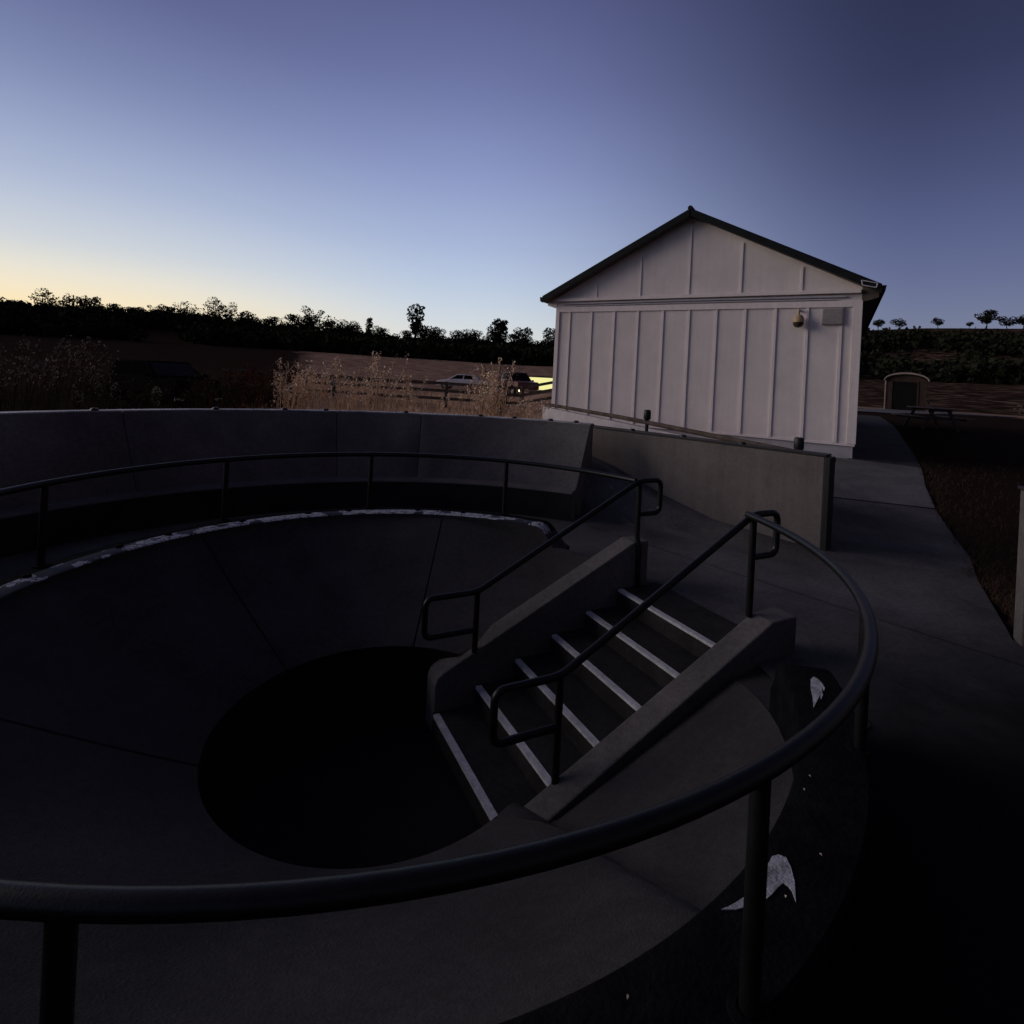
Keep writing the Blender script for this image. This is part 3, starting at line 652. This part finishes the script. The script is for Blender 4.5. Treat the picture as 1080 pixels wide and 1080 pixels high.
# ------------------------------------------------------------------ rail fence
fe = thing('rail_fence', 'dark wooden post-and-rail fence in front of the parked white car', 'fence', (-4, 25, ground_z(-4, 25)))
prevp = None
for k in range(11):
    x = -13.5 + 1.75 * k; y = 25.5 - .06 * k + .15 * math.sin(k); z = ground_z(x, y)
    mb = MB(); mb.box((x, y, z + .55), (.14, .14, 1.3), .1 * k); mb.build('post', M['wood'], fe, bevel=.01)
    if prevp:
        for hgt in (.42, .78, 1.12):
            mb = MB(); mb.bar((prevp[0], prevp[1] - .09, prevp[2] + hgt), (x, y - .09, z + hgt + .02 * math.sin(k * 2.1)), .045, .13); mb.build('rail', M['wood'], fe)
    prevp = (x, y, z)

# ------------------------------------------------------------------ vehicles (length along +x, built at the origin)
def car(name, label, paint, Ln, Wd, body, cabin, wheels, wr, lit=False, cat='car'):
    t = thing(name, label, cat)
    w2 = Wd / 2; gl = M['glassdark'] if paint is M['carblack'] else M['glass']
    mb = MB(); mb.prism(body, lambda a_, b_, q: (a_, q, b_), -w2, w2); mb.build('body', paint, t, bevel=.07, smooth=True)
    zb = min(z for _, z in cabin); zt = max(z for _, z in cabin)
    def cv(a_, z, s_): k = 1 - .16 * (z - zb) / (zt - zb); return (a_, s_ * (w2 - .05) * k, z)
    n = len(cabin); mb = MB(); vs = [cv(a_, z, -1) for a_, z in cabin] + [cv(a_, z, 1) for a_, z in cabin]
    mb.add(vs, [tuple(range(n)), tuple(range(2 * n - 1, n - 1, -1))] + [(i, i + n, (i + 1) % n + n, (i + 1) % n) for i in range(n)])
    mb.build('cabin', paint, t, bevel=.04, smooth=True)
    # windows: cabin is rear-bottom, rear-top, front-top, front-bottom
    rb, rt, ft, fb = cabin
    def lerp(p, q, k): return (p[0] + (q[0] - p[0]) * k, p[1] + (q[1] - p[1]) * k)
    for s_ in (-1, 1):
        for k0, k1 in ((.07, .47), (.52, .93)):
            q = [lerp(lerp(rb, fb, k0), lerp(rt, ft, k0), .12), lerp(lerp(rb, fb, k0), lerp(rt, ft, k0), .88), lerp(lerp(rb, fb, k1), lerp(rt, ft, k1), .88), lerp(lerp(rb, fb, k1), lerp(rt, ft, k1), .12)]
            mb = MB(); a4 = [cv(x, z, s_) for x, z in q]; b4 = [(x, y + s_ * .012, z) for x, y, z in a4]
            mb.add(a4 + b4, [(0, 1, 2, 3), (4, 5, 6, 7), (0, 4, 5, 1), (1, 5, 6, 2), (2, 6, 7, 3), (3, 7, 4, 0)]); mb.build('side_window', gl, t)
    for nm, p, q, ox in (('windshield', fb, ft, .012), ('rear_window', rb, rt, -.012)):
        pa, pb = lerp(p, q, .1), lerp(p, q, .9); mb = MB(); vs = []
        for (x, z) in (pa, pb):
            y = abs(cv(x, z, 1)[1]) * .88
            vs += [(x + ox * .2, -y, z), (x + ox * .2, y, z), (x + ox, -y, z + .004), (x + ox, y, z + .004)]
        mb.add(vs, [(2, 3, 7, 6), (0, 1, 5, 4), (0, 2, 6, 4), (1, 3, 7, 5)]); mb.build(nm, M['glass'], t)
    for x in wheels:
        for s_ in (-1, 1):
            def disc(r0, r1, y0, y1, nm, m, par):
                mb = MB(); vs = []; K = 20
                for rr, yy in ((r0, y0), (r1, y0), (r1, y1), (r0, y1)):
                    for k in range(K): vs.append((x + rr * math.cos(2 * math.pi * k / K), yy * s_, wr + rr * math.sin(2 * math.pi * k / K)))
                mb.add(vs, [(i * K + k, i * K + (k + 1) % K, ((i + 1) % 4) * K + (k + 1) % K, ((i + 1) % 4) * K + k) for i in range(4) for k in range(K)]); return mb.build(nm, m, par)
            wh = disc(.02, wr * .62, w2 - .1, w2 + .012, 'wheel', M['tyre'] if paint is M['carblack'] else M['chrome'], t)
            disc(wr * .62, wr, w2 - .2, w2 + .02, 'tyre', M['tyre'], wh)
    xf = max(x for x, _ in body); xr = min(x for x, _ in body); zh = [z for x, z in body if x == xf][-1]
    for s_ in (-1, 1):
        mb = MB(); mb.box((xf + .004, s_ * (w2 - .28), zh - .1), (.05, .34, .15)); mb.build('headlight', M['lamp'] if lit else M['lens'], t, bevel=.02)
        mb = MB(); mb.box((xr - .004, s_ * (w2 - .18), zh), (.05, .2, .2)); mb.build('tail_light', M['tail'], t, bevel=.02)
        fx = fb[0] - .15; mb = MB(); mb.box((fx, s_ * (w2 + .07), zb + .07), (.1, .18, .13)); mb.build('side_mirror', paint, t, bevel=.02)
    mb = MB(); mb.box((xf + .02, 0, .42), (.08, Wd * .86, .13)); mb.build('bumper', M['chrome'] if lit else paint, t, bevel=.02)
    return t
sed = [(-2.25, .32), (-2.3, .55), (-2.25, .92), (-1.2, .97), (.95, .93), (2.0, .78), (2.2, .66), (2.22, .32)]
c1 = car('sedan', 'white sedan parked behind the rail fence in the dry field', M['carwhite'], 4.5, 1.78, sed, [(-1.75, .94), (-1.05, 1.42), (.25, 1.42), (1.15, .92)], (-1.35, 1.38), .32)
c1.location = (-4.75, 51.5, ground_z(-4.75, 51.5)); c1.rotation_euler = (0, 0, R(172))
suvb = [(-2.3, .42), (-2.35, .7), (-2.3, 1.12), (-1.2, 1.13), (1.0, 1.12), (2.15, 1.02), (2.3, .86), (2.3, .42)]
c2 = car('suv', 'black sport utility vehicle parked among dark weeds behind the bench wall at left', M['carblack'], 4.7, 1.9, suvb, [(-2.22, 1.1), (-1.95, 1.72), (.2, 1.72), (1.05, 1.1)], (-1.4, 1.42), .38)
c2.location = (-13.0, 20.4, ground_z(-13.0, 20.4) - .02); c2.scale = (1, 1, .9); c2.rotation_euler = (0, 0, R(-30))
pkb = [(-2.7, .5), (-2.75, .75), (-2.7, 1.18), (.0, 1.18), (1.3, 1.14), (2.4, 1.1), (2.55, .95), (2.55, .5)]
c3 = car('pickup_truck', 'dark red pickup truck with its headlights on by the white building', M['carred'], 5.3, 1.95, pkb, [(-.55, 1.15), (-.35, 1.84), (.75, 1.84), (1.5, 1.12)], (-1.7, 1.65), .4, lit=True, cat='pickup truck')
c3.location = (.15, 45.0, ground_z(.15, 45)); c3.rotation_euler = (0, 0, R(-62))
# added shed beyond the fence; its emissive front stands in for a bright patch
lx, ly = 1.9, 61.0; lz = ground_z(lx, ly)
sh = thing('stand_in_shed', 'added stand-in shed with a glowing yellow front left of the white building', 'shed', (lx, ly, lz))
M['glowwall'] = mat('glowing yellow front', (.6, .58, .3), .8, .15, 1.2, emit=(.9, .86, .36), es=.95)
mb = MB(); mb.box((lx + 4, ly, lz + .7), (8.4, .3, 1.45)); mb.build('glow_front', M['glowwall'], sh)
mb = MB(); mb.box((lx + 4, ly + 1.2, lz + 1.5), (8.8, 3.0, .14)); mb.build('roof', M['wood'], sh)
mb = MB(); mb.box((lx + 4, ly + 1.4, lz + .4), (8.3, 2.2, 1.6)); mb.build('wall', M['wood'], sh)
# ------------------------------------------------------------------ vegetation
def leafquads(rs, c, rad, n, size, flat=1.0, shell=.55):
    d = rs.normal(size=(n, 3)); d /= np.linalg.norm(d, axis=1)[:, None]
    rr = (shell + (1 - shell) * rs.random(n)) ** .7
    p = np.array(c) + d * rr[:, None] * np.array(rad)
    u = rs.normal(size=(n, 3)); u /= np.linalg.norm(u, axis=1)[:, None]
    v_ = rs.normal(size=(n, 3)); v_ -= u * (u * v_).sum(1)[:, None]; v_ /= np.linalg.norm(v_, axis=1)[:, None]
    s_ = size * (.5 + rs.random(n))[:, None]
    return np.stack([p - u * s_, p - v_ * s_ * .6, p + u * s_, p + v_ * s_ * .6], 1)
def tree(name, label, seed, hgt, wid, trunk_h, nclump, leaf, n_leaf, m=None, group=None, upright=.0, cat='tree'):
    rs = np.random.RandomState(seed); rq = random.Random(seed)
    t = thing(name, label, cat, (0, 0, 0), group)
    tb = MB(); crown = MB()
    lean = Vector((rq.uniform(-.08, .08) * hgt, rq.uniform(-.05, .05) * hgt, trunk_h))
    tb.tube([(0, 0, -.5), lean * .5 + Vector((.1, 0, 0)), lean], [hgt * .035, hgt * .028, hgt * .022], 8)
    for k in range(nclump):
        an = 2 * math.pi * (k * .382 + rq.random() * .2); rr = wid * .5 * math.sqrt((k + .5) / nclump) * rq.uniform(.55, .95)
        zz = trunk_h + (hgt - trunk_h) * (rq.uniform(.15, .8) if not upright else (k + .6) / nclump * .92)
        if upright: rr *= (1 - upright * k / nclump)
        c = Vector((lean.x + rr * math.cos(an), lean.y + rr * math.sin(an), zz))
        tb.tube([lean * (1 if not upright else 1), (lean + c) * .5 + Vector((0, 0, -.06 * hgt)), c], [hgt * .017, hgt * .01, hgt * .004], 6)
        q = wid * rq.uniform(.15, .27)
        crown.quads(leafquads(rs, c, (q, q, q * .72), n_leaf, leaf))
    tb.build('trunk', M['bark'], t, smooth=True)
    crown.build('crown', m or M['leaf'], t, recalc=False)
    return t
def put(o, x, y, s=1., rz=0, dz=0):
    o.location = (x, y, ground_z(x, y) + dz); o.scale = (s, s, s); o.rotation_euler = (0, 0, rz); return o
def dirx(px, d):      # ground position seen in photo column px, d metres ahead
    return (px - 540) / 574.36 * d, d
# skyline oaks, left: copies of four kinds
OAKL = 'dark bushy oak in the unbroken row along the left skyline'
protos = []
for k, (hh, ww, th_, nc, up_) in enumerate([(8, 9, 2.2, 16, 0), (9, 11, 2.4, 20, 0), (7, 10, 1.8, 14, 0), (10, 8, 3, 18, .3), (8, 7, 2.6, 9, 0), (6, 8, 1.6, 10, 0), (10.5, 7, 3.5, 12, .2)]):
    protos.append(tree('oak_tree', OAKL, 11 + k, hh, ww, th_, nc, .27, 120 if nc > 12 else 80, group='oaks along the left skyline', upright=up_))
rq = random.Random(3); kk = 0
for px in range(-10, 590, 10):
    d = rq.uniform(192, 236); x, y = dirx(px + rq.uniform(-5, 5), d)
    o = protos[kk] if kk < len(protos) else copy_tree(protos[rq.randrange(len(protos))]); kk += 1
    put(o, x, y, rq.uniform(.7, 1.3), rq.uniform(0, 6))
# trees that stand out
x, y = dirx(437, 205); put(tree('tall_tree', 'tallest tree on the left skyline, thin and open with a bare stem', 41, 17, 7, 6, 20, .45, 46, upright=.1), x, y, 1.0)
x, y = dirx(524, 205); put(tree('tall_tree', 'rounded tall tree on the skyline just left of the white building', 42, 13.5, 7.5, 4, 20, .45, 60, upright=.35), x, y)
x, y = dirx(73, 205); put(tree('pale_tree', 'pale thin-crowned tree standing above the skyline at far left', 43, 12.5, 9, 4, 12, .45, 26, m=M['leafpale']), x, y)
x, y = dirx(341, 205); put(tree('pale_tree', 'pale wispy tree rising over the middle of the dark skyline', 44, 12, 9, 4, 9, .4, 24, m=M['leafpale']), x, y)
x, y = dirx(388, 205); put(tree('conifer_tree', 'small pointed conifer tip beside the skyline gap', 45, 11, 4, 3, 14, .35, 40, upright=.85), x, y)
# right hill: lone oaks on the bare ridge
rp = [(923, 1.0, 'lone round oak on the bare ridge, nearest the white building'), (946, 1.05, 'lone flat-topped oak second along the bare right ridge'), (986, .85, 'small lone oak in the middle of the bare right ridge'),
      (1019, .55, 'smallest oak, left of the ridge-top cluster at right'), (1037, 1.5, 'largest oak of the cluster on the right ridge'), (1059, 1.1, 'oak between the largest one and the frame edge on the right ridge'), (1076, 1.1, 'oak on the right ridge at the very edge of the photo')]
rpts = [tree('ridge_oak', rp[k][2], 61 + k, (7, 6, 7.5)[k], (7.5, 9, 7)[k], 1.7, (14, 12, 16)[k], .3, 90, group='oaks on the right ridge') for k in range(3)]
for i, (px, s_, lb) in enumerate(rp):
    o = rpts[i] if i < 3 else copy_tree(rpts[(i * 2) % 3]); o['label'] = lb; x, y = dirx(px, 283 * math.cos(math.atan((px - 540) / 574))); put(o, x, y, s_ * .68, i * 1.9, .2)
# woodland mass on the slopes
rs = np.random.RandomState(8); wd = MB()
def clearing(x, y): return nz(x, y, .085) + .35 * nz(x, y, .23)
cnt = 0
for _ in range(5200):
    az = rs.uniform(-50, 50); d = rs.uniform(138, 232); x, y = d * math.sin(R(az)), d * math.cos(R(az))
    if y < 60: continue
    if 5 < az < 25: 
        pass
    lim = .62 if az < 8 else .66
    if clearing(x, y) > lim: continue
    if any(abs(az - a0) < aw and d0 < d < d1 for a0, aw, d0, d1 in ((37.6, 1.9, 152, 190), (42.6, 1.5, 150, 186), (33.4, .8, 140, 160))): continue
    if az > 14 and d > 212: continue
    if az < 8 and d < 150 and rs.rand() < .5: continue
    q = rs.uniform(1.8, 3.8)
    wd.quads(leafquads(rs, (x, y, ground_z(x, y) + q * .62), (q, q, q * .8), 60, .6)); cnt += 1
    if cnt > 3000: break
for _ in range(700):      # low scrub up to the bare crest on the right
    az = rs.uniform(24, 52); d = rs.uniform(195, 232); x, y = d * math.sin(R(az)), d * math.cos(R(az))
    if clearing(x, y) > .66: continue
    q = rs.uniform(.9, 1.5); wd.quads(leafquads(rs, (x, y, ground_z(x, y) + q * .5), (q * 1.6, q * 1.6, q), 22, .6))
struct(wd.build('woodland', M['leaf'], recalc=False), 'stuff')

# dry grass and tall weeds behind the bench wall
def blades(mb, rs, x, y, h, lean, wd_, nseg=3):
    an = rs.uniform(0, 6.28); dx, dy = math.cos(an), math.sin(an); z0 = ground_z(x, y) - .03
    pts = [(x + dx * lean * h * (k / nseg) ** 2, y + dy * lean * h * (k / nseg) ** 2, z0 + h * k / nseg * (1 - .2 * lean * k / nseg)) for k in range(nseg + 1)]
    fa = rs.uniform(0, 3.14); ux, uy = math.cos(fa) * wd_, math.sin(fa) * wd_
    vs = []
    for k, p in enumerate(pts):
        q = 1 - .85 * k / nseg; vs += [(p[0] - ux * q, p[1] - uy * q, p[2]), (p[0] + ux * q, p[1] + uy * q, p[2])]
    mb.add(vs, [(2 * k, 2 * k + 1, 2 * k + 3, 2 * k + 2) for k in range(nseg)])
    return pts[-1]
rs = np.random.RandomState(21); gr = MB(); gd = MB()
for _ in range(17000):
    th = R(rs.uniform(60, 158)); r_ = 5.35 + 7 * rs.random() ** 1.6; x, y = CX + r_ * math.cos(th), CY + r_ * math.sin(th)
    if x > .75 and y < 14.5: continue
    dark = rs.random() < ss(-math.degrees(math.atan2(x, y)), 20, 27)
    blades(gd if dark else gr, rs, x, y, rs.uniform(.12, .42) * (1 + .5 * nz(x, y, 2)), rs.uniform(.1, .6), .0045)
for _ in range(10000):
    x = rs.uniform(-19, 1.0); y = rs.uniform(12, 34)
    dark = rs.random() < ss(-math.degrees(math.atan2(x, y)), 20, 27)
    blades(gd if dark else gr, rs, x, y, rs.uniform(.15, .5), rs.uniform(.1, .6), .011, 2)
for _ in range(5200):
    x, y = dirx(rs.uniform(255, 588) + rs.normal() * 12, rs.uniform(8.9, 13.5))
    if x > .75: continue
    blades(gr, rs, x, y, rs.uniform(.3, .62) * (.75 + .45 * nz(x, y, 1.6)), rs.uniform(.2, .8), .004)
struct(gr.build('dry_grass', M['straw'], recalc=False), 'stuff')
for _ in range(9000):       # short lawn on the right, ragged along the pavement edge
    y = 4.3 + 15 * rs.random() ** 1.5; e = np.interp(y, [4.3, 5.75, 6.4, 8.3, 11, 14, 17.8, 26], [4.3, 5.0, 5.48, 6.56, 8.35, 10.35, 12.7, 18]); x = e + rs.exponential(.9) - .07 + .05 * nz(y * 3, y, 2)
    if x < 4.3 and y < 4.6: continue
    blades(gd, rs, x, y, rs.uniform(.04, .14), rs.uniform(.2, .9), .004, 2)
struct(gd.build('dark_grass', M['weed'], recalc=False), 'stuff')
for px, py in ((848, 833), (854, 819), (878, 836), (865.5, 902), (828.5, 946), (662, 1052)):
    x, y = cpt(px, py, dr if py != 836 else CAMZ); z = (ZC * H0 if py != 836 else .003) + .001
    fl = MB(); a_ = rs.uniform(0, 6); q = .0065
    fl.add([(x - q * math.cos(a_), y - q * math.sin(a_), z), (x + q * .5 * math.sin(a_), y - q * .5 * math.cos(a_), z + .004), (x + q * math.cos(a_), y + q * math.sin(a_), z + .001), (x - q * .5 * math.sin(a_), y + q * .5 * math.cos(a_), z + .005)], [(0, 1, 2, 3)])
    tag(fl.build('fallen_leaf', M['straw2'], recalc=False), 'tiny pale dry leaf lying on the black curb below the near rail', 'leaf', 'fallen leaves on the curb')
def weed(label, x, y, h, n, seed, spread, m1, m2, group='tall dry weeds behind the bench wall', head=.035, leafn=26):
    rs = np.random.RandomState(seed); t = thing('tall_weed', label, 'weed', (x, y, ground_z(x, y)), group)
    a_ = MB(); b_ = MB()
    for k in range(n):
        an = rs.uniform(0, 6.28); rr = spread * .4 * rs.random(); bx, by = x + rr * math.cos(an), y + rr * math.sin(an)
        hh = h * rs.uniform(.55, 1.0); ln = spread * rs.uniform(.1, .7); ex, ey = bx + ln * math.cos(an), by + ln * math.sin(an); z0 = ground_z(bx, by) - .05
        P_ = [Vector((bx, by, z0)), Vector((bx * .6 + ex * .4, by * .6 + ey * .4, z0 + hh * .6)), Vector((ex, ey, z0 + hh))]
        a_.tube(P_, [.008, .006, .003], 5)
        for q in range(rs.randint(3, 7)):
            f = rs.uniform(.4, .95); p = P_[1].lerp(P_[2], (f - .4) / .6) if f > .4 else P_[1]
            a2 = rs.uniform(0, 6.28); l2 = rs.uniform(.08, .26) * h * .6; e = p + Vector((math.cos(a2) * l2 * .6, math.sin(a2) * l2 * .6, l2 * .8)); a_.tube([p, e], [.004, .002], 4)
            b_.quads(leafquads(rs, e, (head * 1.6, head * 1.6, head * 2.6), max(3, leafn // 4), head * .55))
        b_.quads(leafquads(rs, P_[2], (head, head, head * 3), max(4, leafn // 3), head * .55))
    a_.build('stems', m1, t, recalc=False); b_.build('seed_heads', m2, t, recalc=False); return t
WG = 'tall dry weeds behind the bench wall'
lab = 'pale dry weed in the tall straw clump between bench wall and rail fence'
for i, (px, d, h) in enumerate([(318, 9.6, 1.25), (338, 9.4, 1.3), (362, 10.2, 1.4), (385, 9.8, 1.45), (404, 9.6, 1.5), (425, 10, 1.2), (446, 10.6, .9), (300, 10.2, 1.3), (308, 9.3, 1.1), (372, 9.3, 1.2)]):
    x, y = dirx(px, d); weed(lab, x, y, h * .95, 9, 100 + i, .6, M['straw'], M['straw2'])
lab = 'thin dark brown weed in the shadowy clump at far left behind the bench wall'
for i, (px, d, h) in enumerate([(12, 8.3, 1.5), (38, 8.6, 1.65), (62, 8.4, 1.6), (84, 8.9, 1.5), (26, 7.8, 1.35), (98, 8.6, 1.3)]):
    x, y = dirx(px, d); weed(lab, x, y, h * .95, 8, 200 + i, .6, M['weed'], M['weedhead'], 'dark weeds at far left')
lab = 'brown weed in the clump between the black vehicle and the pale straw'
for i, (px, d, h) in enumerate([(225, 8.8, 1.1), (246, 9.0, 1.15), (266, 9, 1.2), (286, 9.2, 1.25)]):
    x, y = dirx(px, d); weed(lab, x, y, h * .9, 9, 300 + i, .5, M['weed'], M['weed'], 'brown weeds beside the straw')
lab = 'straw weed in the clump by the left corner of the white building'
for i, (px, d, h) in enumerate([(514, 10.4, 1.3), (524, 10.8, 1.5), (536, 10.2, .85), (505, 10, 1.0), (556, 11, .75)]):
    x, y = dirx(px, d); weed(lab, x, y, h, 13, 400 + i, .45, M['straw'], M['straw2'], 'straw weeds by the building corner')
for i, (px, d, h) in enumerate([(112, 9.2, .95), (135, 9.5, .9), (158, 9.3, .8), (182, 9.4, .95), (204, 9.6, 1.0)]):
    x, y = dirx(px, d); weed('low brown weed in the row below the black vehicle', x, y, h, 10, 500 + i, .7, M['weed'], M['weed'], 'brown weeds below the black vehicle', leafn=40)
M['redweed'] = mat('reddish weed', (.085, .032, .022), .9, .4, 3, spec=0)
for i, (px, d, h) in enumerate([(232, 12.5, 1.15), (252, 11.5, 1.25), (272, 12, 1.3), (292, 11.2, 1.15)]):
    x, y = dirx(px, d); weed('dark reddish bushy weed left of the pale straw clump', x, y, h, 16, 600 + i, .9, M['redweed'], M['redweed'], 'reddish weeds left of the straw', leafn=60)
# dark leafless bush in front of the pickup
x, y = dirx(528, 20); z0 = ground_z(x, y)
bu = thing('bare_bush', 'dark twiggy leafless bush rising just left of the red pickup truck', 'bush', (x, y, z0)); a_ = MB(); rs = np.random.RandomState(5)
for k in range(30):
    an = rs.uniform(0, 6.28); rr = rs.uniform(.2, 1.0); h = rs.uniform(1.4, 2.5); p0 = Vector((x + .1 * math.cos(an), y + .1 * math.sin(an), z0 - .05)); p1 = Vector((x + rr * .5 * math.cos(an), y + rr * .5 * math.sin(an), z0 + h * .6)); p2 = Vector((x + rr * math.cos(an + .3), y + rr * math.sin(an + .3), z0 + h))
    a_.tube([p0, p1, p2], [.018, .012, .005], 5)
    for q in range(3):
        p = p1.lerp(p2, rs.random()); e = p + Vector((rs.uniform(-.25, .25), rs.uniform(-.25, .25), rs.uniform(.05, .4))); a_.tube([p, e], [.007, .003], 4)
a_.build('branches', M['bark'], bu, recalc=False)
